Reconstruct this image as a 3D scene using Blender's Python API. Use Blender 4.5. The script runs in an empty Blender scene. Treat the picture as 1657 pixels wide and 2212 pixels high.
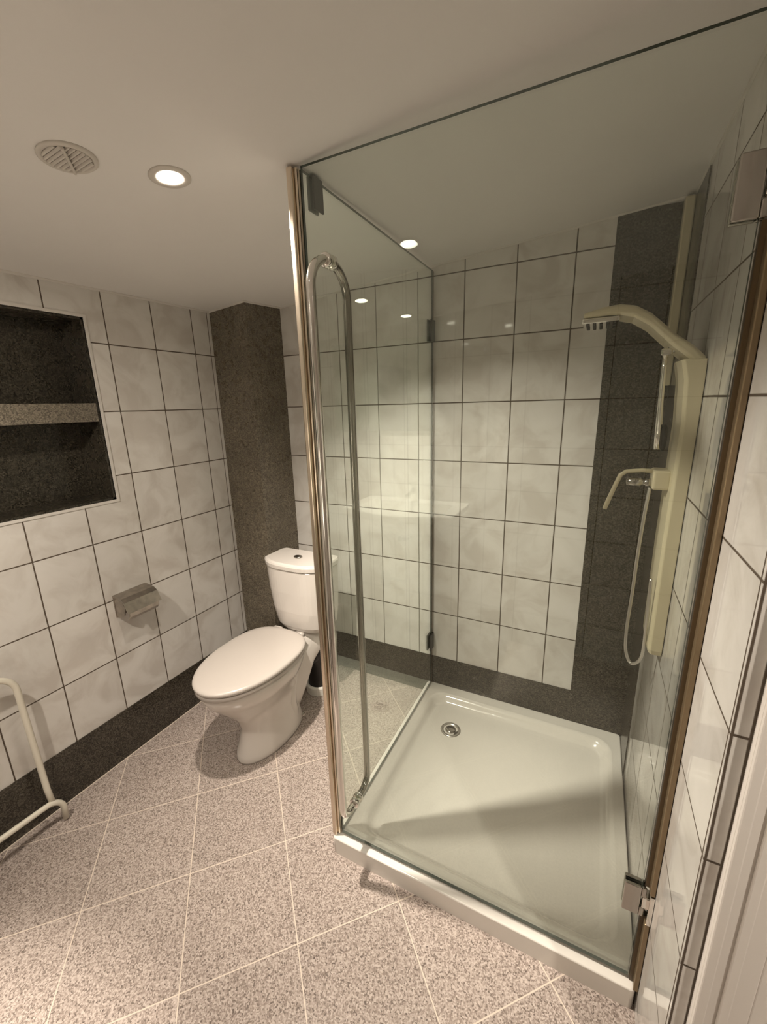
import bpy, bmesh, math, random
from mathutils import Vector, Matrix
random.seed(4)
S = bpy.context.scene
COL = S.collection
PI = math.pi

# ------------------------------------------------------------------ camera
cam_d = bpy.data.cameras.new('camera')
cam = bpy.data.objects.new('camera', cam_d)
COL.objects.link(cam)
yaw, pitch, roll = 0.470696, -0.251343, -0.026071
fw = Vector((-math.sin(yaw) * math.cos(pitch), math.cos(yaw) * math.cos(pitch), math.sin(pitch)))
rt = Vector((math.cos(yaw), math.sin(yaw), 0))
up = rt.cross(fw)
r2 = rt * math.cos(roll) + up * math.sin(roll)
u2 = -rt * math.sin(roll) + up * math.cos(roll)
M = Matrix((r2, u2, -fw)).transposed().to_4x4()
M.translation = Vector((1.7082, -1.7783, 1.4608))
cam.matrix_world = M
cam_d.sensor_fit = 'HORIZONTAL'
cam_d.sensor_width = 36
cam_d.lens = 36 * 900.03 / 1657
cam_d.clip_start = 0.02
S.camera = cam

# ------------------------------------------------------------------ world, exposure
S.view_settings.view_transform = 'Standard'
S.view_settings.look = 'None'
S.view_settings.gamma = 1
S.view_settings.use_curve_mapping = False
S.view_settings.exposure = -0.03
w = bpy.data.worlds.new('world'); S.world = w; w.use_nodes = True
w.node_tree.nodes['Background'].inputs[0].default_value = (0.9, 0.8, 0.7, 1)
w.node_tree.nodes['Background'].inputs[1].default_value = 0.02
S.cycles.max_bounces = 12
S.cycles.transparent_max_bounces = 24
S.cycles.glossy_bounces = 6
S.cycles.caustics_reflective = True
S.cycles.sample_clamp_indirect = 4.0
S.cycles.blur_glossy = 0.5

# ceiling plane: z = CZ + CX x + CY y
CZ, CX, CY = 1.918, 0.079, 0.018
def ceil_z(x, y): return CZ + CX * x + CY * y
CEIL_Q = Vector((0, 0, 1)).rotation_difference(Vector((-CX, -CY, 1)).normalized())

LIGHT_COL = (1.0, 0.895, 0.765)
# x, y, power, beam spread (deg), aim point (the lamps swivel in their rings)
LAMPS = [(0.811, -1.018, 18.0, 104, (1.46, -0.43, 0)), (1.095, -1.425, 0.8, 110, None), (0.670, -1.850, 6.2, 100, (0.0, -1.28, 0.85)),
         (0.715, -2.27, 14.0, 50, (0.71, -2.22, 0)), (2.45, -1.70, 4.5, 84, (2.18, -1.12, 0.5))]  # last entry: unseen lamp added to brighten the door and its casing
def lamp_light(x, y, power, spread=150):
    ld = bpy.data.lights.new('lamp_light', 'AREA')
    ld.shape = 'DISK'; ld.size = 0.044; ld.energy = power; ld.color = LIGHT_COL
    ld.spread = math.radians(spread)
    o = bpy.data.objects.new('lamp_light', ld); COL.objects.link(o)
    return o

# ------------------------------------------------------------------ helpers
def link(o, parent=None):
    COL.objects.link(o)
    if parent is not None: o.parent = parent
    return o
def tag(o, label=None, cat=None, group=None, kind=None):
    if label: o['label'] = label
    if cat: o['category'] = cat
    if group: o['group'] = group
    if kind: o['kind'] = kind
    return o
def empty(name, loc, label, cat, group=None):
    o = bpy.data.objects.new(name, None); COL.objects.link(o)
    o.location = loc; o.empty_display_size = 0.05
    return tag(o, label, cat, group)
def obj(name, bm, mat, parent=None, smooth=False, bevel=0, seg=2, origin=None):
    """link the bmesh (built in world space) as one object"""
    bmesh.ops.recalc_face_normals(bm, faces=bm.faces)
    me = bpy.data.meshes.new(name)
    bm.to_mesh(me); bm.free()
    mats = mat if isinstance(mat, (list, tuple)) else [mat]
    for m in mats: me.materials.append(m)
    o = bpy.data.objects.new(name, me); COL.objects.link(o)
    if parent is not None:
        o.parent = parent
        loc = Vector((0, 0, 0)); q = parent
        while q is not None:
            loc += q.location; q = q.parent
        for v in me.vertices: v.co -= loc
    if smooth:
        for f in me.polygons: f.use_smooth = True
    if bevel:
        b = o.modifiers.new('bevel', 'BEVEL'); b.width = bevel; b.segments = seg
        b.limit_method = 'ANGLE'; b.angle_limit = math.radians(35)
    return o
def box(bm, x0, x1, y0, y1, z0, z1, mi=0):
    v = [bm.verts.new((x, y, z)) for x in (x0, x1) for y in (y0, y1) for z in (z0, z1)]
    fs = []
    for f in ((0, 1, 3, 2), (4, 6, 7, 5), (0, 4, 5, 1), (2, 3, 7, 6), (0, 2, 6, 4), (1, 5, 7, 3)):
        q = bm.faces.new([v[i] for i in f]); q.material_index = mi; fs.append(q)
    return v
def new(): return bmesh.new()
def boxm(*a):
    bm = new(); box(bm, *a); return bm
def loft(bm, rings, cap0=True, cap1=True):
    vs = [[bm.verts.new(p) for p in r] for r in rings]
    n = len(vs[0])
    for a, b in zip(vs[:-1], vs[1:]):
        for i in range(n):
            bm.faces.new((a[i], a[(i + 1) % n], b[(i + 1) % n], b[i]))
    if cap0: bm.faces.new(vs[0][::-1])
    if cap1: bm.faces.new(vs[-1])
    return vs
def sell(cx, cy, z, rx, ry, e=2.0, n=40, ryb=None, eb=None, rot=0.0):
    """superellipse ring; front (-y) radius ry, back (+y) radius ryb"""
    out = []
    for i in range(n):
        t = 2 * PI * i / n
        c, s = math.cos(t), math.sin(t)
        ee = e if s < 0 else (eb or e)
        x = rx * math.copysign(abs(c) ** (2 / ee), c)
        y = (ry if s < 0 else (ryb or ry)) * math.copysign(abs(s) ** (2 / ee), s)
        out.append((cx + x * math.cos(rot) - y * math.sin(rot), cy + x * math.sin(rot) + y * math.cos(rot), z))
    return out
def tube(bm, pts, r, n=14, cap=True):
    pts = [Vector(p) for p in pts]
    rad = r if isinstance(r, (list, tuple)) else [r] * len(pts)
    rings = []
    t0 = (pts[1] - pts[0]).normalized()
    ref = Vector((0, 0, 1)) if abs(t0.z) < 0.9 else Vector((1, 0, 0))
    nrm = t0.cross(ref).normalized()
    for i, p in enumerate(pts):
        if i == 0: t = t0
        elif i == len(pts) - 1: t = (pts[i] - pts[i - 1]).normalized()
        else: t = ((pts[i + 1] - p).normalized() + (p - pts[i - 1]).normalized()).normalized()
        nrm = (nrm - t * nrm.dot(t)).normalized()
        b = t.cross(nrm)
        rings.append([p + (nrm * math.cos(2 * PI * k / n) + b * math.sin(2 * PI * k / n)) * rad[i] for k in range(n)])
    loft(bm, rings, cap, cap)
def arc(c, r, a0, a1, ax, ay, n=12):
    c = Vector(c); ax = Vector(ax); ay = Vector(ay)
    return [c + ax * r * math.cos(a0 + (a1 - a0) * i / n) + ay * r * math.sin(a0 + (a1 - a0) * i / n) for i in range(n + 1)]
def cyl(bm, c, axis, r, h, n=32, r1=None):
    a = Vector(axis).normalized(); c = Vector(c)
    tube(bm, [c, c + a * h], [r, r1 if r1 is not None else r], n)
def lathe(bm, c, axis, prof, n=40):
    """prof: list of (radius, height along axis)"""
    a = Vector(axis).normalized(); c = Vector(c)
    ref = Vector((0, 0, 1)) if abs(a.z) < 0.9 else Vector((1, 0, 0))
    u = a.cross(ref).normalized(); v = a.cross(u)
    rings = [[c + a * h + (u * math.cos(2 * PI * k / n) + v * math.sin(2 * PI * k / n)) * max(r, 1e-4) for k in range(n)] for r, h in prof]
    loft(bm, rings)

# ------------------------------------------------------------------ materials
def mat(name):
    m = bpy.data.materials.new(name); m.use_nodes = True
    nt = m.node_tree; nt.nodes.clear()
    out = nt.nodes.new('ShaderNodeOutputMaterial')
    return m, nt, out
def principled(name, col, rough=0.4, metal=0.0, coat=0.0, spec=0.5, noise=0.0, nscale=8, bump=0.0):
    m, nt, out = mat(name)
    b = nt.nodes.new('ShaderNodeBsdfPrincipled'); nt.links.new(b.outputs[0], out.inputs[0])
    b.inputs['Base Color'].default_value = (*col, 1)
    b.inputs['Roughness'].default_value = rough
    b.inputs['Metallic'].default_value = metal
    b.inputs['Coat Weight'].default_value = coat
    b.inputs['Specular IOR Level'].default_value = spec
    if noise or bump:
        tc = nt.nodes.new('ShaderNodeTexCoord')
        n = nt.nodes.new('ShaderNodeTexNoise'); n.inputs['Scale'].default_value = nscale; n.inputs['Detail'].default_value = 5
        nt.links.new(tc.outputs['Object'], n.inputs['Vector'])
        if noise:
            mp = nt.nodes.new('ShaderNodeMapRange'); mp.inputs[1].default_value = 0.3; mp.inputs[2].default_value = 0.7
            mp.inputs[3].default_value = 1 - noise; mp.inputs[4].default_value = 1 + noise * 0.3
            nt.links.new(n.outputs[0], mp.inputs[0])
            vm = nt.nodes.new('ShaderNodeVectorMath'); vm.operation = 'SCALE'
            vm.inputs[0].default_value = col
            nt.links.new(mp.outputs[0], vm.inputs['Scale']); nt.links.new(vm.outputs[0], b.inputs['Base Color'])
        if bump:
            bp = nt.nodes.new('ShaderNodeBump'); bp.inputs['Strength'].default_value = bump; bp.inputs['Distance'].default_value = 0.002
            nt.links.new(n.outputs[0], bp.inputs['Height']); nt.links.new(bp.outputs[0], b.inputs['Normal'])
    return m
class NB:
    def __init__(s, nt): s.nt = nt
    def m(s, op, a, b=None, c=None, clamp=False):
        n = s.nt.nodes.new('ShaderNodeMath'); n.operation = op; n.use_clamp = clamp
        for i, v in enumerate((a, b, c)):
            if v is None: continue
            if isinstance(v, (int, float)): n.inputs[i].default_value = v
            else: s.nt.links.new(v, n.inputs[i])
        return n.outputs[0]
    def noise(s, vec, scale, detail=4, rough=0.5, dist=0.0):
        n = s.nt.nodes.new('ShaderNodeTexNoise'); n.inputs['Scale'].default_value = scale
        n.inputs['Detail'].default_value = detail; n.inputs['Roughness'].default_value = rough; n.inputs['Distortion'].default_value = dist
        if vec is not None: s.nt.links.new(vec, n.inputs['Vector'])
        return n.outputs[0]
    def ramp(s, fac, stops):
        n = s.nt.nodes.new('ShaderNodeValToRGB'); s.nt.links.new(fac, n.inputs[0])
        e = n.color_ramp.elements
        while len(e) < len(stops): e.new(0.5)
        for k, (p, c) in enumerate(stops): e[k].position = p; e[k].color = (*c, 1)
        return n.outputs[0]
    def mix(s, f, a, b):
        n = s.nt.nodes.new('ShaderNodeMix'); n.data_type = 'RGBA'
        for sock, v in ((n.inputs[0], f), (n.inputs[6], a), (n.inputs[7], b)):
            if isinstance(v, (int, float)): sock.default_value = v
            elif isinstance(v, tuple): sock.default_value = (*v, 1)
            else: s.nt.links.new(v, sock)
        return n.outputs[2]
    def line(s, coord, off, period, half):
        """1 on grout lines at off + k*period"""
        a = s.m('SUBTRACT', coord, off)
        a = s.m('DIVIDE', a, period)
        fr = s.m('FRACT', a)
        d = s.m('SUBTRACT', fr, 0.5); d = s.m('ABSOLUTE', d); d = s.m('SUBTRACT', 0.5, d)
        d = s.m('MULTIPLY', d, period)
        mr = s.nt.nodes.new('ShaderNodeMapRange'); mr.inputs[1].default_value = half * 0.75; mr.inputs[2].default_value = half * 1.25
        mr.inputs[3].default_value = 1; mr.inputs[4].default_value = 0
        s.nt.links.new(d, mr.inputs[0]); return mr.outputs[0]
    def single(s, coord, at, half):
        d = s.m('SUBTRACT', coord, at); d = s.m('ABSOLUTE', d)
        mr = s.nt.nodes.new('ShaderNodeMapRange'); mr.inputs[1].default_value = half * 0.75; mr.inputs[2].default_value = half * 1.25
        mr.inputs[3].default_value = 1; mr.inputs[4].default_value = 0
        s.nt.links.new(d, mr.inputs[0]); return mr.outputs[0]
    def cell(s, coord, off, period):
        a = s.m('SUBTRACT', coord, off); a = s.m('DIVIDE', a, period); return s.m('FLOOR', a)

TILE_A = (0.60, 0.565, 0.525)
TILE_B = (0.70, 0.675, 0.64)
GROUT = (0.085, 0.062, 0.042)
def tile_mat(name, axis, u0, w_, z0=1.9627, h=0.25, extra=(), half=0.0022):
    m, nt, out = mat(name); N = NB(nt)
    tc = nt.nodes.new('ShaderNodeTexCoord'); sp = nt.nodes.new('ShaderNodeSeparateXYZ'); nt.links.new(tc.outputs['Object'], sp.inputs[0])
    u = sp.outputs[axis]; z = sp.outputs[2]
    # slightly wavy, hand-laid joints
    wv = N.m('MULTIPLY', N.m('SUBTRACT', N.noise(tc.outputs['Object'], 6.0, 2), 0.5), 0.0028)
    uu = N.m('ADD', u, wv); zz = N.m('ADD', z, wv)
    g = N.m('MAXIMUM', N.line(uu, u0, w_, half), N.line(zz, z0, h, half))
    for e in extra: g = N.m('MAXIMUM', g, N.single(uu, e, half * 0.8))
    # per-tile offset so the marbling breaks at the joints
    cu = N.cell(u, u0, w_); cz = N.cell(z, z0, h)
    wn = nt.nodes.new('ShaderNodeTexWhiteNoise'); wn.noise_dimensions = '3D'
    cb = nt.nodes.new('ShaderNodeCombineXYZ'); nt.links.new(cu, cb.inputs[0]); nt.links.new(cz, cb.inputs[1]); nt.links.new(cb.outputs[0], wn.inputs['Vector'])
    ad = nt.nodes.new('ShaderNodeVectorMath'); ad.operation = 'MULTIPLY_ADD'
    nt.links.new(wn.outputs['Color'], ad.inputs[0]); ad.inputs[1].default_value = (7, 7, 7); nt.links.new(tc.outputs['Object'], ad.inputs[2])
    n1 = N.noise(ad.outputs[0], 7.0, 5, 0.55, 0.8)
    col = N.ramp(n1, [(0.36, TILE_A), (0.54, TILE_B), (0.75, (0.74, 0.715, 0.685))])
    tint = N.m('MULTIPLY_ADD', wn.outputs['Value'], 0.07, 0.95)
    vs = nt.nodes.new('ShaderNodeVectorMath'); vs.operation = 'SCALE'; nt.links.new(col, vs.inputs[0]); nt.links.new(tint, vs.inputs['Scale'])
    col = N.mix(g, vs.outputs[0], GROUT)
    b = nt.nodes.new('ShaderNodeBsdfPrincipled'); nt.links.new(b.outputs[0], out.inputs[0])
    nt.links.new(col, b.inputs['Base Color'])
    nt.links.new(N.m('MULTIPLY_ADD', g, 0.6, 0.055), b.inputs['Roughness'])
    bp = nt.nodes.new('ShaderNodeBump'); bp.inputs['Distance'].default_value = 0.0015; bp.inputs['Strength'].default_value = 0.5
    hgt = N.m('SUBTRACT', N.m('MULTIPLY', N.noise(tc.outputs['Object'], 6.0, 1), 0.12), g)
    nt.links.new(hgt, bp.inputs['Height']); nt.links.new(bp.outputs[0], b.inputs['Normal'])
    return m
def granite(name, dark, mid, light, rough=0.25, scale=1.0, joint=None, spec=0.5):
    m, nt, out = mat(name); N = NB(nt)
    tc = nt.nodes.new('ShaderNodeTexCoord')
    o = tc.outputs['Object']
    v = nt.nodes.new('ShaderNodeTexVoronoi'); v.inputs['Scale'].default_value = 260 * scale; nt.links.new(o, v.inputs['Vector'])
    sv = nt.nodes.new('ShaderNodeSeparateColor'); nt.links.new(v.outputs['Color'], sv.inputs[0])
    col = N.ramp(sv.outputs[0], [(0.0, dark), (0.45, mid), (1.0, light)])
    big = N.noise(o, 5, 5, 0.6)
    k = N.m('MULTIPLY_ADD', big, 0.9, 0.55)
    vs = nt.nodes.new('ShaderNodeVectorMath'); vs.operation = 'SCALE'; nt.links.new(col, vs.inputs[0]); nt.links.new(k, vs.inputs['Scale'])
    b = nt.nodes.new('ShaderNodeBsdfPrincipled'); nt.links.new(b.outputs[0], out.inputs[0])
    nt.links.new(vs.outputs[0], b.inputs['Base Color'])
    nt.links.new(N.m('MULTIPLY_ADD', N.noise(o, 30, 3), 0.15, rough - 0.05), b.inputs['Roughness'])
    b.inputs['Specular IOR Level'].default_value = spec
    return m
def floor_mat():
    m, nt, out = mat('floor_granite'); N = NB(nt)
    tc = nt.nodes.new('ShaderNodeTexCoord'); o = tc.outputs['Object']
    sp = nt.nodes.new('ShaderNodeSeparateXYZ'); nt.links.new(o, sp.inputs[0])
    fa, fs, fx, fy = 0.7977, 0.3044, 0.6509, -0.7334
    ca, sa = math.cos(fa), math.sin(fa)
    dx = N.m('SUBTRACT', sp.outputs[0], fx); dy = N.m('SUBTRACT', sp.outputs[1], fy)
    a = N.m('ADD', N.m('MULTIPLY', dx, ca), N.m('MULTIPLY', dy, sa))
    b_ = N.m('SUBTRACT', N.m('MULTIPLY', dy, ca), N.m('MULTIPLY', dx, sa))
    g = N.m('MAXIMUM', N.line(a, 0, fs, 0.0015), N.line(b_, 0, fs, 0.0015))
    # white sealing line along the left wall base
    g = N.m('MAXIMUM', g, N.single(sp.outputs[0], 0.0065, 0.003))
    v = nt.nodes.new('ShaderNodeTexVoronoi'); v.inputs['Scale'].default_value = 300; nt.links.new(o, v.inputs['Vector'])
    sv = nt.nodes.new('ShaderNodeSeparateColor'); nt.links.new(v.outputs['Color'], sv.inputs[0])
    nz = N.noise(o, 150, 3, 0.6)
    f = N.m('MULTIPLY_ADD', sv.outputs[0], 0.62, N.m('MULTIPLY', nz, 0.42))
    col = N.ramp(f, [(0.12, (0.09, 0.072, 0.064)), (0.32, (0.28, 0.228, 0.20)), (0.56, (0.42, 0.352, 0.315)), (0.85, (0.58, 0.50, 0.455))])
    # the surface changes from greyer to pinker from slab to slab
    cb = nt.nodes.new('ShaderNodeCombineXYZ'); nt.links.new(N.cell(a, 0, fs), cb.inputs[0]); nt.links.new(N.cell(b_, 0, fs), cb.inputs[1])
    wn = nt.nodes.new('ShaderNodeTexWhiteNoise'); nt.links.new(cb.outputs[0], wn.inputs['Vector'])
    k = N.m('MULTIPLY_ADD', wn.outputs['Value'], 0.16, 0.90)
    vs = nt.nodes.new('ShaderNodeVectorMath'); vs.operation = 'SCALE'; nt.links.new(col, vs.inputs[0]); nt.links.new(k, vs.inputs['Scale'])
    col = N.mix(g, vs.outputs[0], (0.64, 0.55, 0.465))
    b = nt.nodes.new('ShaderNodeBsdfPrincipled'); nt.links.new(b.outputs[0], out.inputs[0])
    nt.links.new(col, b.inputs['Base Color'])
    sm = N.m('MULTIPLY_ADD', N.noise(o, 7, 4, 0.6), 0.20, 0.04)
    nt.links.new(N.m('MULTIPLY_ADD', g, 0.4, sm), b.inputs['Roughness'])
    return m
def glass_mat(name, tint, ior=1.5, r=0.0):
    """clear sheet: Fresnel mirror reflection over tinted straight-through transmission"""
    m, nt, out = mat(name); N = NB(nt)
    geo = nt.nodes.new('ShaderNodeNewGeometry')
    iv = N.m('MULTIPLY_ADD', geo.outputs['Backfacing'], 1 / ior - ior, ior)
    fr = nt.nodes.new('ShaderNodeFresnel'); nt.links.new(iv, fr.inputs[0])
    t = nt.nodes.new('ShaderNodeBsdfTransparent'); t.inputs[0].default_value = (*tint, 1)
    g = nt.nodes.new('ShaderNodeBsdfGlossy'); g.inputs['Roughness'].default_value = r; g.inputs[0].default_value = (0.93, 1.0, 0.94, 1)
    mx = nt.nodes.new('ShaderNodeMixShader'); nt.links.new(fr.outputs[0], mx.inputs[0])
    nt.links.new(t.outputs[0], mx.inputs[1]); nt.links.new(g.outputs[0], mx.inputs[2]); nt.links.new(mx.outputs[0], out.inputs[0])
    return m
def emit_mat(name, col, s):
    m, nt, out = mat(name)
    e = nt.nodes.new('ShaderNodeEmission'); e.inputs[0].default_value = (*col, 1); e.inputs[1].default_value = s
    nt.links.new(e.outputs[0], out.inputs[0]); return m

YL = -0.3175
M_back = tile_mat('tiles_back', 0, 1.5897, 0.1996)
M_left = tile_mat('tiles_left', 1, YL, 0.1996, extra=(-0.2255,))
M_right = tile_mat('tiles_right', 1, -1.103, 0.1996, z0=1.697, h=0.236)
M_return = tile_mat('tiles_return', 0, 1.9435, 0.3, z0=1.697, h=0.236, extra=(1.9222,))
M_front = tile_mat('tiles_front', 0, 1.55, 0.1996)
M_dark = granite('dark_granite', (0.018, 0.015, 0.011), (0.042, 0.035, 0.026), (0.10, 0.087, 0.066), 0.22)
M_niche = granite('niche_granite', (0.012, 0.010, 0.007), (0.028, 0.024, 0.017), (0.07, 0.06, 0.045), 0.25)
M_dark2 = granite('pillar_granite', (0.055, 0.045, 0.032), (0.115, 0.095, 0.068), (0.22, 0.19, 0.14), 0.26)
M_shelf = granite('shelf_granite', (0.075, 0.064, 0.05), (0.15, 0.13, 0.10), (0.26, 0.23, 0.18), 0.3)
M_floor = floor_mat()
M_ceil = principled('ceiling_paint', (0.80, 0.775, 0.75), 0.75, noise=0.05, nscale=1.5)
M_caulk = principled('caulk', (0.66, 0.63, 0.59), 0.6)
M_cer = principled('ceramic', (0.70, 0.655, 0.615), 0.12, coat=0.3)
M_lid = principled('toilet_plastic', (0.50, 0.455, 0.42), 0.28)
M_sink = principled('basin_ceramic', (0.86, 0.84, 0.80), 0.12)
M_acr = principled('tray_acrylic', (0.80, 0.765, 0.715), 0.16, coat=0.2)
M_chrome = principled('chrome', (0.80, 0.78, 0.74), 0.10, metal=1)
M_prof = principled('edge_metal', (0.68, 0.59, 0.48), 0.22, metal=1)
M_chromed = principled('dark_chrome', (0.42, 0.40, 0.37), 0.16, metal=1)
M_steel = principled('brushed_steel', (0.62, 0.60, 0.57), 0.30, metal=1)
M_steelw = principled('aged_steel', (0.48, 0.44, 0.39), 0.34, metal=1, noise=0.25, nscale=40)
M_bronze = principled('bronze_profile', (0.25, 0.185, 0.11), 0.35, metal=0.6)
M_bronzed = principled('profile_seal', (0.10, 0.065, 0.03), 0.5)
M_black = principled('black_rubber', (0.012, 0.010, 0.009), 0.45)
M_dot = principled('dark_metal', (0.05, 0.047, 0.043), 0.35, metal=0.6)
M_panelb = principled('panel_beige', (0.60, 0.54, 0.38), 0.30, metal=0.0, coat=0.2)
M_white = principled('white_gloss', (0.80, 0.77, 0.72), 0.30)
M_rail = principled('cream_enamel', (0.74, 0.70, 0.60), 0.3)
M_door = principled('door_paint', (0.80, 0.755, 0.71), 0.45)
M_vent = principled('vent_plastic', (0.60, 0.56, 0.51), 0.5)
M_ventd = principled('vent_dark', (0.36, 0.335, 0.30), 0.6)
M_glass = glass_mat('clear_glass', (0.966, 0.981, 0.966), 1.62)
M_edge = principled('glass_edge', (0.018, 0.03, 0.022), 0.2)
M_mirror = principled('mirror_silver', (0.55, 0.62, 0.55), 0.03, metal=1)
M_bulb = emit_mat('lamp_glass', (1.0, 0.9, 0.76), 22)

# ------------------------------------------------------------------ the room
XR = 1.92      # right wall of the shower
YE = -1.105    # where the right wall ends
YF = -2.42     # wall behind the camera
XFR = 2.75
def struct(name, bm, m, **k):
    o = obj(name, bm, m, **k); o['kind'] = 'structure'; return o
bm = new(); box(bm, -0.35, XFR + 0.1, YF - 0.1, 0.1, -0.1, 0.0); struct('floor', bm, M_floor)
# ceiling slab (slopes gently down to the left)
bm = new()
v = box(bm, -0.35, XFR + 0.1, YF - 0.1, 0.1, 0, 0.1)
for q in v: q.co.z += ceil_z(q.co.x, q.co.y)
struct('ceiling', bm, M_ceil)
TOP = 2.25
bm = new(); box(bm, -0.35, XR + 0.12, 0.0, 0.1, 0, TOP); struct('wall_back', bm, M_back)
# left wall with a recess
NY0, NY1, NZ0, NZ1, ND = -1.50, -0.795, 1.12, 1.797, 0.15
bm = new()
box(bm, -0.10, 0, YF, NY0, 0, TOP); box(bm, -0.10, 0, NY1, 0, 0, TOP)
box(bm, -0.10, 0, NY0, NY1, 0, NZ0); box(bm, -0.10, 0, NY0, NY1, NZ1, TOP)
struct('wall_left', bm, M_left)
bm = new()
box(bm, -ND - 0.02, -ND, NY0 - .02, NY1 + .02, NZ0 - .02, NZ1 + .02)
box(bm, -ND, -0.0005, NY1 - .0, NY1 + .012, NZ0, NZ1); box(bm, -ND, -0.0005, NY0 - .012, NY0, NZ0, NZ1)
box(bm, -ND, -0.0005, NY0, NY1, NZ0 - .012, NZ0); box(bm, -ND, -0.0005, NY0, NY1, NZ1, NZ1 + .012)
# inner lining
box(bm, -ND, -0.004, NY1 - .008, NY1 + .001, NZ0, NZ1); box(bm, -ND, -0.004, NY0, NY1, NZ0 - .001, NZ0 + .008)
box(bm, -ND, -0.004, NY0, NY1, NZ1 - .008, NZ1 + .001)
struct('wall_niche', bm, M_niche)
bm = new(); t = 0.010
box(bm, -0.004, 0.0035, NY0, NY1 + t, NZ1, NZ1 + t); box(bm, -0.004, 0.0035, NY0, NY1 + t, NZ0 - t, NZ0)
box(bm, -0.004, 0.0035, NY1, NY1 + t, NZ0, NZ1)
struct('trim_1', bm, M_caulk)
bm = new(); box(bm, XR, XR + 0.10, YE - .0045, 0.0, 0, TOP); struct('wall_right', bm, M_right)
bm = new(); box(bm, XR - 0.0, XR + 0.0248, YE - 0.006, YE - .0045, 0, TOP); struct('wall_right_end', bm, M_return)
bm = new(); box(bm, -0.1, XFR, YF - 0.1, YF, 0, TOP); struct('wall_front', bm, M_front)
bm = new(); box(bm, XFR, XFR + 0.1, YF, YE + 0.1, 0, TOP); struct('wall_hallway', bm, M_right)
bm = new(); box(bm, XR + 0.10, XFR, YE, YE + 0.1, 2.0, 2.3); box(bm, XR + 0.88, XFR, YE, YE + 0.1, 0, 2.0); struct('wall_doorway', bm, M_front)
# dark granite bands
bm = new(); box(bm, 0.0, 0.004, YF, -0.21, 0, 0.218); struct('baseboard_left', bm, M_dark)
bm = new(); box(bm, 0.25, 1.709, -0.004, 0, 0, 0.218); struct('baseboard_back', bm, M_dark)
bm = new(); box(bm, 1.709, XR, -0.004, 0, 0, 2.055); struct('trim_2', bm, M_dark)
bm = new(); box(bm, XR - 0.004, XR, -0.22, -0.0, 0.05, 2.055); struct('trim_3', bm, M_dark)
# pale pipe casing in the shower corner
bm = new(); box(bm, 1.889, XR - 0.004, -0.045, -0.004, 1.50, 2.055); struct('trim_4', bm, M_panelb, bevel=0.004)
# granite-clad pillar in the left corner
bm = new()
rings = [[(0.0, -0.207, z), (0.232, -0.212, z), (0.259, 0.0, z), (0.0, 0.0, z)] for z in (0, TOP - .25)]
loft(bm, rings); struct('wall_pillar', bm, M_dark2)
# sealing beads along the ceiling
def bead(a, b):
    bm = new(); a = Vector((a[0], a[1], ceil_z(*a) - .001)); b = Vector((b[0], b[1], ceil_z(*b) - .001)); tube(bm, [a, b], 0.006, 8); return bm
bm = new()
for a, b in (((0.001, YF), (0.001, -0.208)), ((0.0, -0.209), (0.233, -0.214)), ((0.233, -0.214), (0.262, -0.002)), ((0.26, -0.001), (XR, -0.001)), ((XR, -0.001), (XR, YE))):
    a = Vector((a[0], a[1], ceil_z(*a) - .001)); b = Vector((b[0], b[1], ceil_z(*b) - .001)); tube(bm, [a, b], 0.006, 8)
struct('trim_5', bm, M_caulk)

# doorway at the right edge: casing and leaf
bm = new()
y = YE
box(bm, 1.9445, 2.015, y - 0.018, y + 0.02, 0, 2.02)
box(bm, 1.9445, 1.960, y - 0.026, y - 0.018, 0, 2.02)
box(bm, 1.975, 1.990, y - 0.023, y - 0.018, 0, 2.02)
box(bm, 1.9445, 2.86, y - 0.018, y + 0.02, 1.96, 2.02)
struct('trim_6', bm, M_door, bevel=0.003)
o = struct('door_1', boxm(2.017, 2.75, y - 0.012, y + 0.028, 0.005, 1.955), M_door, bevel=0.002)

# ------------------------------------------------------------------ granite niche shelf
tag(obj('shelf', boxm(-ND, -0.001, NY0 + .001, NY1 - .009, 1.427, 1.495), M_shelf, bevel=0.002),
    'thick speckled grey granite shelf dividing the dark wall niche', 'shelf')

# ------------------------------------------------------------------ shower tray
TX0, TX1, TY0, TY1, TZ = 1.040, 1.916, -0.905, -0.004, 0.066
root = empty('shower_tray', ((TX0 + TX1) / 2, (TY0 + TY1) / 2, 0), 'square white shower tray on the granite floor', 'shower tray')
def rrect(x0, x1, y0, y1, r, z, n=8, r4=None):
    out = []
    rr = r4 or (r, r, r, r)
    for (cx, cy, a, q) in ((x1 - rr[0], y1 - rr[0], 0, rr[0]), (x0 + rr[1], y1 - rr[1], PI / 2, rr[1]), (x0 + rr[2], y0 + rr[2], PI, rr[2]), (x1 - rr[3], y0 + rr[3], 1.5 * PI, rr[3])):
        for i in range(n + 1):
            t = a + PI / 2 * i / n; out.append((cx + q * math.cos(t), cy + q * math.sin(t), z))
    return out
bm = new()
def ring(i, z, r): return rrect(TX0 + i, TX1 - i, TY0 + i, TY1 - i, r, z)
def bas(i, z, r): return rrect(1.103 + i, 1.870 - i, -0.835 + i, -0.072 - i, r, z)
loft(bm, [ring(0.001, 0.0, .010), ring(0.0, TZ - 0.004, .012), ring(0.001, TZ - 0.001, .012), ring(0.004, TZ, .014),
          bas(-0.022, TZ + 0.0005, .075), bas(-0.012, TZ + .001, .07), bas(-0.002, TZ - .002, .062), bas(0.008, TZ - .012, .058), bas(0.016, TZ - .026, .055),
          bas(0.030, TZ - .031, .05), bas(0.05, TZ - .0325, .045), bas(0.30, TZ - .036, .03)])
tb = obj('tray_basin', bm, M_acr, root, smooth=True)
for f in tb.data.polygons:
    if f.normal.z > .985 or (abs(f.normal.z) < .1 and f.area > .001) or len(f.vertices) > 8: f.use_smooth = False
dz = TZ - .034
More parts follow.
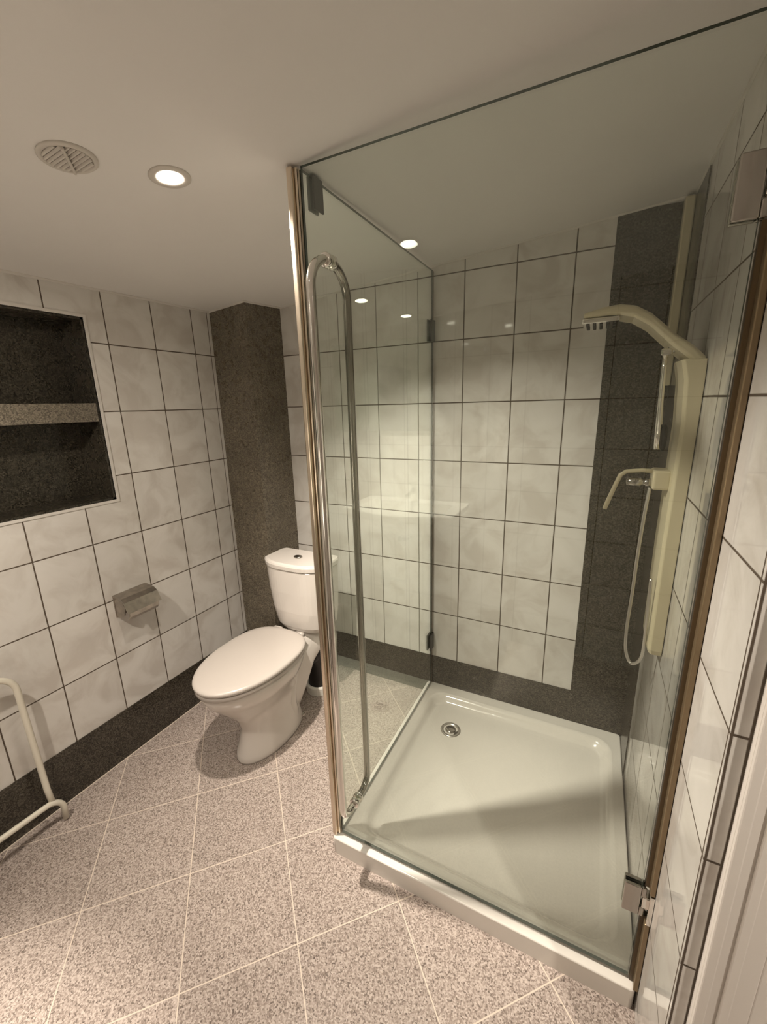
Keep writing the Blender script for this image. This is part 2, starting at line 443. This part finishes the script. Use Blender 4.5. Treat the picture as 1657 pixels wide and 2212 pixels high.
bm = new(); lathe(bm, (1.240, -0.247, dz - .004), (0, 0, 1), [(0.044, 0), (0.045, 0.005), (0.040, 0.008), (0.033, 0.0075), (0.031, 0.004), (0.0, 0.004)])
d = obj('drain', bm, M_steel, root, smooth=True); d['label'] = 'round metal drain'
bm = new(); lathe(bm, (1.240, -0.247, dz + .0005), (0, 0, 1), [(0.024, 0), (0.024, 0.003), (0.017, 0.0065), (0.0, 0.0072)])
d2 = obj('drain_cap', bm, M_chromed, None, smooth=True)
d2.parent = d; 
for vtx in d2.data.vertices: vtx.co -= Vector(root.location)

# ------------------------------------------------------------------ glass enclosure
GZ0, GZ1 = 0.071, 1.979
def glass_box(name, x0, x1, y0, y1, z0, z1, parent, axis):
    bm = new(); box(bm, x0, x1, y0, y1, z0, z1)
    for f in bm.faces:
        n = f.normal if f.normal.length else None
    bm.normal_update()
    for f in bm.faces:
        f.material_index = 0 if abs(f.normal[axis]) > 0.5 else 1
    return obj(name, bm, [M_glass, M_edge], parent)
# side panel on the toilet side
sp = empty('glass_side_panel', (1.06, -0.45, GZ0), 'fixed clear glass shower screen between the toilet and the tray', 'shower screen')
glass_box('glass_pane', 1.056, 1.064, -0.872, -0.018, GZ0, GZ1, sp, 0)
bm = new(); box(bm, 1.036, 1.052, -0.897, -0.866, TZ + 0.002, 1.980); box(bm, 1.052, 1.060, -0.888, -0.871, TZ + 0.002, 1.980)
e = obj('edge_profile', bm, M_prof, sp, bevel=0.004, seg=3); e['label'] = 'tall polished metal edge profile'
bm = new(); box(bm, 1.0575, 1.0625, -0.018, -0.005, GZ0, GZ1); e = obj('wall_seal', bm, M_bronzed, sp)
for zc in (1.752, 0.312):
    bm = new(); box(bm, 1.049, 1.055, -0.052, -0.006, zc - .042, zc + .042); box(bm, 1.065, 1.071, -0.052, -0.006, zc - .042, zc + .042)
    box(bm, 1.049, 1.071, -0.009, -0.005, zc - .042, zc + .042)
    c = obj('wall_clip', bm, M_dot, sp, bevel=0.006, seg=3); c['label'] = 'dark metal clip'
bm = new(); box(bm, 1.0655, 1.070, -0.838, -0.800, 1.912, 1.968); box(bm, 1.050, 1.0545, -0.838, -0.800, 1.912, 1.968); box(bm, 1.050, 1.070, -0.838, -0.800, 1.9795, 1.9815); box(bm, 1.0655, 1.070, -0.838, -0.800, 1.966, 1.9815); box(bm, 1.050, 1.0545, -0.838, -0.800, 1.966, 1.9815)
c = obj('corner_bracket', bm, M_dot, sp, bevel=0.002, seg=2); c['label'] = 'dark glass clamp'
# door
DY = -0.88
dr = empty('glass_shower_door', (1.905, DY, GZ0), 'large clear glass shower door with a tall looped bar handle', 'shower door')
glass_box('glass_pane', 1.068, 1.898, DY - 0.004, DY + 0.004, GZ0 + 0.006, GZ1, dr, 1)
HX, HO, HR = 1.127, 0.075, 0.0105
def handle(sgn):
    y0 = DY + sgn * 0.006
    pts = [Vector((HX, y0, 1.781))]
    # quarter arc from the glass outwards and down
    c = Vector((HX, y0, 1.781 - 0.0))
    R = HO - 0.006
    top = 1.781
    pts = arc((HX, y0, top - R), R, PI / 2, 0, (0, sgn, 0), (0, 0, 1), 14)
    bot = 0.238
    pts += arc((HX, y0 + 0 * sgn, bot + R * .8), R, 0, -0.0, (0, sgn, 0), (0, 0, 1), 1)[:1]
    q = arc((HX, DY + sgn * (HO - 0.04), bot + 0.04), 0.04, 0, -PI / 2, (0, sgn, 0), (0, 0, 1), 8)
    pts += q + [Vector((HX, y0, bot))]
    bm = new(); tube(bm, pts, HR, 18); return bm
for sgn, lab in ((-1, 'outer chrome handle bar'), (1, 'inner chrome handle bar')):
    h = obj('handle', handle(sgn), M_chrome if sgn < 0 else M_chromed, dr, smooth=True); h['label'] = lab
    for z in (1.781, 0.238):
        bm = new(); lathe(bm, (HX, DY + sgn * 0.0045, z), (0, sgn, 0), [(0.015, 0), (0.016, 0.002), (0.016, 0.011), (0.0145, 0.013), (0.010, 0.013)], 28)
        m_ = obj('handle_mount', bm, M_chrome, None, smooth=True); m_.parent = h
        for vtx in m_.data.vertices: vtx.co -= Vector(dr.location)
for z0, z1, rr in ((1.716, 1.806, 0), (0.292, 0.376, 1)):
    bm = new()
    for s in (-1, 1):
        ya, yb = sorted((DY + s * 0.0045, DY + s * 0.0125))
        box(bm, 1.862, 1.896, ya, yb, z0, z1)
        box(bm, 1.896, 1.906, ya, yb, z0, z0 + 0.026); box(bm, 1.896, 1.906, ya, yb, z1 - 0.026, z1)
    h = obj('hinge', bm, M_chromed, dr, bevel=0.0025, seg=3); h['label'] = 'square chrome hinge plate'
    bm = new(); zc = (z0 + z1) / 2
    box(bm, 1.899, 1.9175, DY - 0.0125, DY + 0.0125, zc - 0.016, zc + 0.016); box(bm, 1.910, 1.9195, DY - 0.028, DY + 0.028, z0, z1)
    k = obj('hinge_knuckle', bm, M_chrome, None, bevel=0.002); k.parent = h
    for vtx in k.data.vertices: vtx.co -= Vector(dr.location)
# bronze-coloured wall profile
wp = empty('wall_profile', (XR, DY, 0.06), 'slim bronze wall profile running beside the shower door hinges', 'profile')
bm = new()
for za, zb in ((TZ + .002, 0.290), (0.378, 1.714), (1.808, 1.979)):
    box(bm, 1.907, 1.9195, -0.872, -0.852, za, zb); box(bm, 1.909, 1.9195, -0.905, -0.886, za, zb)
obj('profile_rib', bm, M_bronze, wp, bevel=0.002)
bm = new()
for za, zb in ((TZ + .002, 0.290), (0.378, 1.714), (1.808, 1.979)):
    box(bm, 1.902, 1.9195, -0.8855, -0.8725, za, zb)
k = obj('seal', bm, M_bronzed, wp); k['label'] = 'dark sealing strip'

# ------------------------------------------------------------------ shower column
sh = empty('shower_column', (XR, -0.495, 0.79), 'beige shower column with overhead arm on the right tiled wall', 'shower column')
bm = new()
rings = []
for z, x0, yc, hw in ((0.785, 1.889, -.495, .070), (0.80, 1.886, -.495, .075), (1.1, 1.884, -.495, .076), (1.40, 1.886, -.495, .075), (1.50, 1.880, -.495, .072), (1.545, 1.870, -.495, .066)):
    x1 = 1.9185
    rings.append([(x1, yc - hw, z), (x0 + .006, yc - hw, z), (x0, yc - hw + .010, z), (x0 - .003, yc, z), (x0, yc + hw - .010, z), (x0 + .006, yc + hw, z), (x1, yc + hw, z)])
loft(bm, rings)
obj('column_body', bm, M_panelb, sh, bevel=0.002)
# arm sweeping out over the tray
bm = new(); rings = []
for x, z, hw, th in ((1.917, 1.528, .060, .045), (1.890, 1.560, .060, .034), (1.850, 1.592, .058, .030), (1.800, 1.640, .056, .028), (1.765, 1.662, .056, .026), (1.735, 1.669, .058, .024), (1.700, 1.668, .060, .020), (1.655, 1.662, .056, .014)):
    yc = -.495; h = th / 2
    rings.append([(x, yc - hw, z - h * .6), (x, yc - hw, z + h * .5), (x, yc - hw * .85, z + h), (x, yc + hw * .85, z + h), (x, yc + hw, z + h * .5), (x, yc + hw, z - h * .6), (x, yc + hw * .85, z - h), (x, yc - hw * .85, z - h)])
loft(bm, rings); obj('overhead_arm', bm, M_panelb, sh, smooth=False, bevel=0.003)
bm = new(); box(bm, 1.652, 1.735, -0.548, -0.442, 1.644, 1.656)
h = obj('spray_head', bm, M_chrome, sh, bevel=0.003); h['label'] = 'chrome spray head'
bm = new()
for i in range(5):
    for j in range(5):
        cyl(bm, (1.665 + i * .015, -.535 + j * .02, 1.6445), (0, 0, -1), .004, .004, 10)
nz = obj('nozzle', bm, M_black, None); nz.parent = h; nz['kind'] = 'stuff'
for vtx in nz.data.vertices: vtx.co -= Vector(sh.location)
# mixer: block, valve, long lever spout
bm = new(); box(bm, 1.848, 1.888, -0.535, -0.465, 1.232, 1.282); obj('mixer_block', bm, M_panelb, sh, bevel=0.006, seg=3)
bm = new(); lathe(bm, (1.849, -0.50, 1.246), (-1, 0, 0), [(0.011, 0), (0.011, 0.012), (0.008, 0.014), (0.008, 0.022), (0.012, 0.024), (0.012, 0.040), (0.009, 0.056), (0.0, 0.058)], 24)
k = obj('mixer_knob', bm, M_chromed, sh, smooth=True); k['label'] = 'dark chrome control knob'
bm = new(); tube(bm, [(1.86, -.50, 1.276), (1.825, -.50, 1.277), (1.79, -.50, 1.273), (1.777, -.50, 1.262), (1.768, -.50, 1.235), (1.755, -.50, 1.192), (1.748, -.50, 1.166)], [.006, .0055, .0055, .006, .0055, .006, .0055], 12)
k = obj('lever', bm, M_panelb, sh, smooth=True)
# hand shower holder
bm = new(); cyl(bm, (1.882, -.50, 1.575), (-1, 0, 0), .008, .035, 16); box(bm, 1.832, 1.856, -.514, -.486, 1.560, 1.576)
obj('shower_holder', bm, M_chrome, sh, bevel=0.003)
# hand shower hanging in its holder, with hose
hs = empty('hand_shower', (1.843, -.50, 1.33), 'slim chrome hand shower with a dark spray face hanging under the arm', 'hand shower')
bm = new(); tube(bm, [(1.843, -.50, 1.562), (1.8435, -.50, 1.53), (1.846, -.50, 1.45), (1.850, -.50, 1.38), (1.852, -.50, 1.333)], [.0055, .0055, .006, .008, .0085], 16)
obj('grip', bm, M_chrome, hs, smooth=True)
bm = new(); rings = [sell(1.8625, -.50, z, a, .014, n=20) for z, a in ((1.330, .003), (1.336, .0065), (1.36, .008), (1.385, .0065), (1.395, .003))]
loft(bm, rings); k = obj('spray_face', bm, M_black, hs, smooth=True); k['label'] = 'dark spray face'
def bez(P, n=14):
    out = []
    for i in range(len(P) - 1):
        p0 = Vector(P[max(i - 1, 0)]); p1 = Vector(P[i]); p2 = Vector(P[i + 1]); p3 = Vector(P[min(i + 2, len(P) - 1)])
        for k in range(n):
            t = k / n
            out.append(0.5 * ((2 * p1) + (-p0 + p2) * t + (2 * p0 - 5 * p1 + 4 * p2 - p3) * t * t + (-p0 + 3 * p1 - 3 * p2 + p3) * t ** 3))
    out.append(Vector(P[-1])); return out
bm = new()
tube(bm, bez([(1.848, -.50, 1.232), (1.844, -.50, 1.16), (1.842, -.49, 1.05), (1.842, -.48, .92), (1.840, -.48, .80), (1.845, -.485, .735), (1.861, -.50, .708), (1.880, -.52, .745), (1.878, -.545, .85), (1.872, -.56, 1.0)]), .0042, 12)
k = obj('shower_hose', bm, M_steel, hs, smooth=True); k['label'] = 'grey metal hose loop'

# ------------------------------------------------------------------ toilet
tx = 0.488
to = empty('toilet', (tx, -0.60, 0), 'white ceramic close-coupled toilet with closed lid in the left corner', 'toilet')
bm = new()
#          z     cx    cy     rx    ry    ryb  e   eb
prof = [(0.000, -.585, .098, .185, .175), (0.012, -.585, .101, .188, .178), (0.030, -.583, .100, .184, .176), (0.08, -.58, .088, .165, .165),
        (0.14, -.585, .080, .150, .160), (0.20, -.595, .084, .160, .165), (0.25, -.605, .102, .190, .178), (0.30, -.612, .130, .226, .190),
        (0.34, -.615, .152, .254, .200), (0.375, -.615, .166, .274, .206), (0.398, -.615, .171, .281, .208), (0.407, -.615, .168, .278, .206)]
loft(bm, [sell(tx, cy, z, rx, ry, 2.0, 48, ryb, 2.5) for z, cy, rx, ry, ryb in prof])
obj('bowl', bm, M_cer, to, smooth=True)
# trapway and rear shelf under the cistern
bm = new()
sec = []
for y, hw, z0, z1 in ((-.53, .060, .05, .30), (-.48, .066, .045, .33), (-.43, .068, .04, .385), (-.38, .070, .10, .400), (-.33, .085, .22, .405), (-.28, .110, .30, .408), (-.22, .120, .335, .408), (-.205, .118, .34, .405)):
    zc, hz = (z0 + z1) / 2, (z1 - z0) / 2
    r = []
    for i in range(28):
        t = 2 * PI * i / 28; c, s = math.cos(t), math.sin(t)
        r.append((tx + hw * math.copysign(abs(c) ** .6, c), y, zc + hz * math.copysign(abs(s) ** .6, s)))
    sec.append(r)
loft(bm, sec); obj('trapway', bm, M_cer, to, smooth=True)
# S-shaped trap relief on the visible flank
bm = new(); tube(bm, bez([(tx + .040, -.43, .34), (tx + .044, -.46, .27), (tx + .046, -.49, .20), (tx + .050, -.50, .13), (tx + .050, -.49, .06)]), .034, 16)
obj('trap_relief', bm, M_cer, to, smooth=True)
bm = new(); lathe(bm, (tx + .100, -.47, .055), (1, 0, .25), [(0.011, 0), (0.011, 0.004), (0.008, 0.007), (0.0, 0.008)], 18)
k = obj('bolt_cap', bm, M_chromed, to, smooth=True)
# cistern
bm = new()
def cis(z, hw, yf, yb=-.203, ex=0):
    out = []
    # back edge straight, front bowed, corners chamfered
    n = 20
    pts = [(-hw + .012, yb), (-hw, yb - .02)]
    for i in range(n + 1):
        t = -1 + 2 * i / n
        yy = yf + (yf_c * (abs(t) ** 3.2))
        pts.append((hw * t * 1.0, yy))
    pts += [(hw, yb - .02), (hw - .012, yb)]
    return [(tx + .010 + x, y, z) for x, y in pts]
yf_c = .055
loft(bm, [cis(.409, .120, -.345), cis(.416, .134, -.362), cis(.440, .146, -.375), cis(.52, .156, -.386), cis(.62, .163, -.393), cis(.732, .167, -.397), cis(.736, .164, -.394)])
obj('cistern', bm, M_cer, to, smooth=False, bevel=0.004, seg=3)
bm = new()
loft(bm, [cis(.7375, .167, -.397), cis(.740, .170, -.402), cis(.758, .171, -.403), cis(.766, .168, -.399), cis(.770, .160, -.390, -.209)])
obj('cistern_lid', bm, M_cer, to, smooth=False, bevel=0.004, seg=3)
bm = new(); loft(bm, [sell(tx + .008, -.302, z, a, a * .8, n=28) for z, a in ((.769, .022), (.775, .022), (.777, .020), (.777, .001))])
k = obj('flush_button', bm, M_chromed, to); k['label'] = 'oval dark chrome flush button'
def egg(z, s=1.0, d=0.0):
    return sell(tx, -.640, z, .176 * s - d, .268 * s - d, 2.0, 56, .228 * s - d, 2.9)
bm = new(); loft(bm, [egg(.409, .975), egg(.412, .995), egg(.424, .995), egg(.427, .985)])
obj('seat', bm, M_lid, to, smooth=True)
bm = new(); loft(bm, [egg(.4295, .985), egg(.432, 1.005), egg(.441, 1.012), egg(.447, 1.0), egg(.4505, .96), egg(.4525, .85), egg(.454, .5), egg(.4545, .02)])
obj('lid', bm, M_lid, to, smooth=True)
for s in (-1, 1):
    bm = new(); cyl(bm, (tx + s * .065 - .02, -.402, .430), (1, 0, 0), .012, .04, 16); obj('seat_hinge', bm, M_lid, to, smooth=True)

# black waste elbow behind the toilet
wo = empty('waste_pipe', (0.50, -0.27, 0), 'black rubber waste pipe with white collar behind the toilet', 'pipe')
bm = new(); tube(bm, bez([(.495, -.275, .24), (.50, -.245, .225), (.505, -.225, .17), (.507, -.222, .10), (.507, -.222, .045)]), [.056] * 57, 24)
obj('elbow', bm, M_black, wo, smooth=True)
bm = new(); lathe(bm, (.507, -.222, 0.0005), (0, 0, 1), [(0.070, 0), (0.070, 0.040), (0.067, 0.046), (0.057, 0.048), (0.057, 0.03)], 32)
k = obj('floor_collar', bm, M_white, wo, smooth=False, bevel=0.002); k['label'] = 'white plastic collar'

# ------------------------------------------------------------------ toilet paper holder
ph = empty('toilet_paper_holder', (0, -0.80, 0.70), 'tarnished metal toilet paper holder with flap on the left wall', 'paper holder')
bm = new(); box(bm, 0.0, 0.004, -0.878, -0.752, 0.645, 0.742); obj('back_plate', bm, M_steelw, ph, bevel=0.001)
bm = new()
rings = []
for y in (-.880, -.750):
    rings.append([(0.004, y, .742), (0.055, y, .735), (0.075, y, .722), (0.095, y, .680), (0.092, y, .678), (0.072, y, .718), (0.053, y, .731), (0.004, y, .738)])
loft(bm, rings); obj('cover_flap', bm, M_steelw, ph, bevel=0.001)
for y in (-.876, -.756):
    bm = new()
    rings = [[(0.004, y + d, .736), (0.052, y + d, .728), (0.070, y + d, .700), (0.060, y + d, .665), (0.035, y + d, .648), (0.004, y + d, .648)] for d in (0, .003)]
    loft(bm, rings); obj('side_bracket', bm, M_steelw, ph)
bm = new(); cyl(bm, (.045, -.872, .684), (0, 1, 0), .017, .114, 24); obj('roller', bm, M_steelw, ph, smooth=False)
bm = new()
rings = [[(0.062, y, .700), (0.082, y, .688), (0.080, y, .655), (0.066, y, .640), (0.062, y, .645), (0.074, y, .658), (0.076, y, .684), (0.058, y, .694)] for y in (-.868, -.754)]
loft(bm, rings); obj('front_bar', bm, M_steelw, ph, bevel=0.001)

for ch in ph.children:
    for vtx in ch.data.vertices: vtx.co.y = vtx.co.y * 1.13 + .002; vtx.co.z -= .008
# ------------------------------------------------------------------ white tubular rail at the left edge
rk = empty('tubular_rail', (0.06, -1.3, 0), 'cream white bent tube rail standing against the left wall', 'rail')
pts = [Vector((.075, -1.735, .112)), Vector((.060, -1.733, .30))] + arc((.060, -1.663, .570), .070, PI, PI / 2, (0, 1, 0), (0, 0, 1), 10) + arc((.060, -1.335, .570), .070, PI / 2, 0, (0, 1, 0), (0, 0, 1), 10) + [Vector((.060, -1.262, .30)), Vector((.064, -1.261, .16)), Vector((.080, -1.262, .108))]
bm = new(); tube(bm, pts, .0100, 16); obj('upright_tube', bm, M_rail, rk, smooth=True)
pts = [Vector((.078, -1.760, .0095)), Vector((.085, -1.755, .06)), Vector((.085, -1.735, .105)), Vector((.085, -1.70, .118)), Vector((.085, -1.42, .116))] + arc((.085, -1.285, .062), .050, PI / 2, 0, (0, 1, 0), (0, 0, 1), 8) + [Vector((.078, -1.235, .0095))]
bm = new(); tube(bm, pts, .0095, 16); obj('base_tube', bm, M_rail, rk, smooth=True)

# ------------------------------------------------------------------ ceiling fixtures
def cpt(x, y, off=0.0):
    n = Vector((-CX, -CY, 1)).normalized()
    return Vector((x, y, ceil_z(x, y))) - n * off
CN = Vector((-CX, -CY, 1)).normalized()
lab = ['round recessed downlight glowing beside the air vent, nearest the toilet',
       'recessed ceiling downlight over the middle of the room, seen reflected in glass',
       'recessed ceiling downlight in front of the washbasin',
       'recessed ceiling downlight above the wall mirror',
       'added downlight out of view, brightening the white room door']
for i, (x, y, pw, spd, aim) in enumerate(LAMPS):
    r = empty('ceiling_downlight', cpt(x, y), lab[i], 'downlight', 'recessed ceiling downlights')
    bm = new(); lathe(bm, cpt(x, y, -.001), -CN, [(0.044, 0), (0.044, 0.003), (0.040, 0.0055), (0.031, 0.0045), (0.025, 0.002), (0.025, 0.001)], 40)
    obj('trim_ring', bm, M_vent, r, smooth=True)
    bm = new(); lathe(bm, cpt(x, y, .0015), -CN, [(0.0255, 0), (0.0255, 0.0015), (0.0, 0.0020)], 32)
    obj('lamp_face', bm, M_bulb, r)
    l = lamp_light(x, y, pw, spd); l.parent = r; l.location = -CN * .007
    l.rotation_mode = 'QUATERNION'; l.rotation_quaternion = CEIL_Q
    if aim:
        l.location = -CN * .010
        l.rotation_quaternion = Vector((0, 0, -1)).rotation_difference((Vector(aim) - cpt(x, y)).normalized())
# vent
vc = (0.721, -1.180)
r = empty('ceiling_vent', cpt(*vc), 'round grey slatted air vent in the white ceiling', 'vent')
bm = new(); lathe(bm, cpt(*vc, -.001), -CN, [(0.052, 0), (0.052, 0.004), (0.048, 0.007), (0.043, 0.006), (0.042, 0.0)], 48)
obj('frame', bm, M_vent, r, smooth=True)
u = Vector((1, 0, CX)).normalized(); vv = CN.cross(u)
bm = new()
for k in range(9):
    s = -.036 + k * .009; hl = math.sqrt(max(.042 ** 2 - s * s, 1e-6))
    c = cpt(*vc, .003)
    tube(bm, [c + vv * s - u * hl, c + vv * s + u * hl], .0033, 6)
obj('grille', bm, M_vent, r)
bm = new(); lathe(bm, cpt(*vc, .0005), -CN, [(0.046, 0), (0.0, 0.0008)], 40); obj('duct', bm, M_ventd, r)
bm = new(); c = cpt(*vc, .0075); dv = (u * .75 + vv * -.66).normalized()
tube(bm, [c - dv * .044, c + dv * .044], .003, 8); obj('cross_bar', bm, M_vent, r)

# ------------------------------------------------------------------ washbasin side (seen mirrored in the shower door)
bx, by = 0.72, YF
wb = empty('washbasin', (bx, by, .86), 'white ceramic washbasin whose mirror image shows in the shower door', 'washbasin')
def basin_ring(z, s, inner=False, bow=.09):
    out = []; hw = .335 * s; d0, d1 = (.012, .375) if not inner else (.10, .375)
    n = 18
    yb = by + (d0 if not inner else .10)
    out.append((bx + hw, yb, z))
    out.append((bx - hw, yb, z))
    for i in range(n + 1):
        t = -1 + 2 * i / n
        yy = by + d1 * (s if inner else 1) + bow * (math.cos(PI * t) * .5 + .5)
        out.append((bx + hw * t, yy - (0 if not inner else .03), z))
    return out
bm = new()
rg = [basin_ring(.66, .35, bow=.01), basin_ring(.72, .6, bow=.04), basin_ring(.80, .9), basin_ring(.835, 1.0), basin_ring(.865, 1.02), basin_ring(.872, 1.0)]
for r_, sc in ((rg[0], .35), (rg[1], .65), (rg[2], .9)):
    for i, pnt in enumerate(r_): r_[i] = (pnt[0], by + (pnt[1] - by) * sc, pnt[2])
rg += [basin_ring(.870, .80, True), basin_ring(.80, .70, True, .06), basin_ring(.76, .45, True, .02)]
loft(bm, rg); obj('bowl', bm, M_sink, wb, smooth=False, bevel=.004)
fa_ = empty('basin_faucet', (bx, by + .075, .872), 'chrome mixer tap on the washbasin, seen mirrored in glass', 'tap')
bm = new(); cyl(bm, (bx, by + .065, .873), (0, 0, 1), .022, .075, 20); obj('tap_body', bm, M_chrome, fa_, smooth=False, bevel=.003)
bm = new(); tube(bm, [(bx, by + .07, .925), (bx, by + .13, .935), (bx, by + .175, .925), (bx, by + .18, .91)], .012, 14); obj('spout', bm, M_chrome, fa_, smooth=True)
bm = new(); tube(bm, [(bx, by + .065, .95), (bx, by + .085, .975), (bx, by + .14, .995)], [.018, .012, .008], 14); obj('lever', bm, M_chrome, fa_, smooth=True)
tr = empty('bottle_trap', (.50, by + .1, .40), 'chrome bottle trap under the washbasin, seen mirrored in glass', 'trap')
bm = new(); cyl(bm, (.56, by + .16, .40), (0, 0, 1), .016, .25, 16); obj('tail_pipe', bm, M_chrome, tr)
bm = new(); lathe(bm, (.56, by + .16, .30), (0, 0, 1), [(0.0, 0), (.030, .004), (.034, .02), (.034, .10), (.02, .115)], 24); obj('trap_cup', bm, M_dot, tr, smooth=True)
bm = new(); tube(bm, [(.56, by + .16, .40), (.50, by + .12, .41), (.47, by + .004, .41)], .016, 14); obj('waste_arm', bm, M_chrome, tr, smooth=True)
av = empty('angle_valve', (.66, by, .60), 'small chrome angle valve with supply pipe below the washbasin', 'valve')
bm = new(); cyl(bm, (.66, by + .001, .60), (0, 1, 0), .012, .05, 14); cyl(bm, (.62, by + .04, .60), (1, 0, 0), .012, .05, 14); cyl(bm, (.60, by + .04, .60), (1, 0, 0), .02, .02, 14); obj('valve_body', bm, M_dot, av)
bm = new(); tube(bm, bez([(.66, by + .045, .59), (.66, by + .05, .45), (.655, by + .05, .33), (.62, by + .05, .30), (.50, by + .05, .32)]), .006, 10); obj('supply_pipe', bm, M_chromed, av, smooth=True)
mi = empty('wall_mirror', (.46, YF, 1.30), 'frameless wall mirror above the washbasin, seen mirrored in glass', 'mirror')
obj('mirror_pane', boxm(.13, .80, YF + .001, YF + .007, 1.30, 1.84), M_mirror, mi)
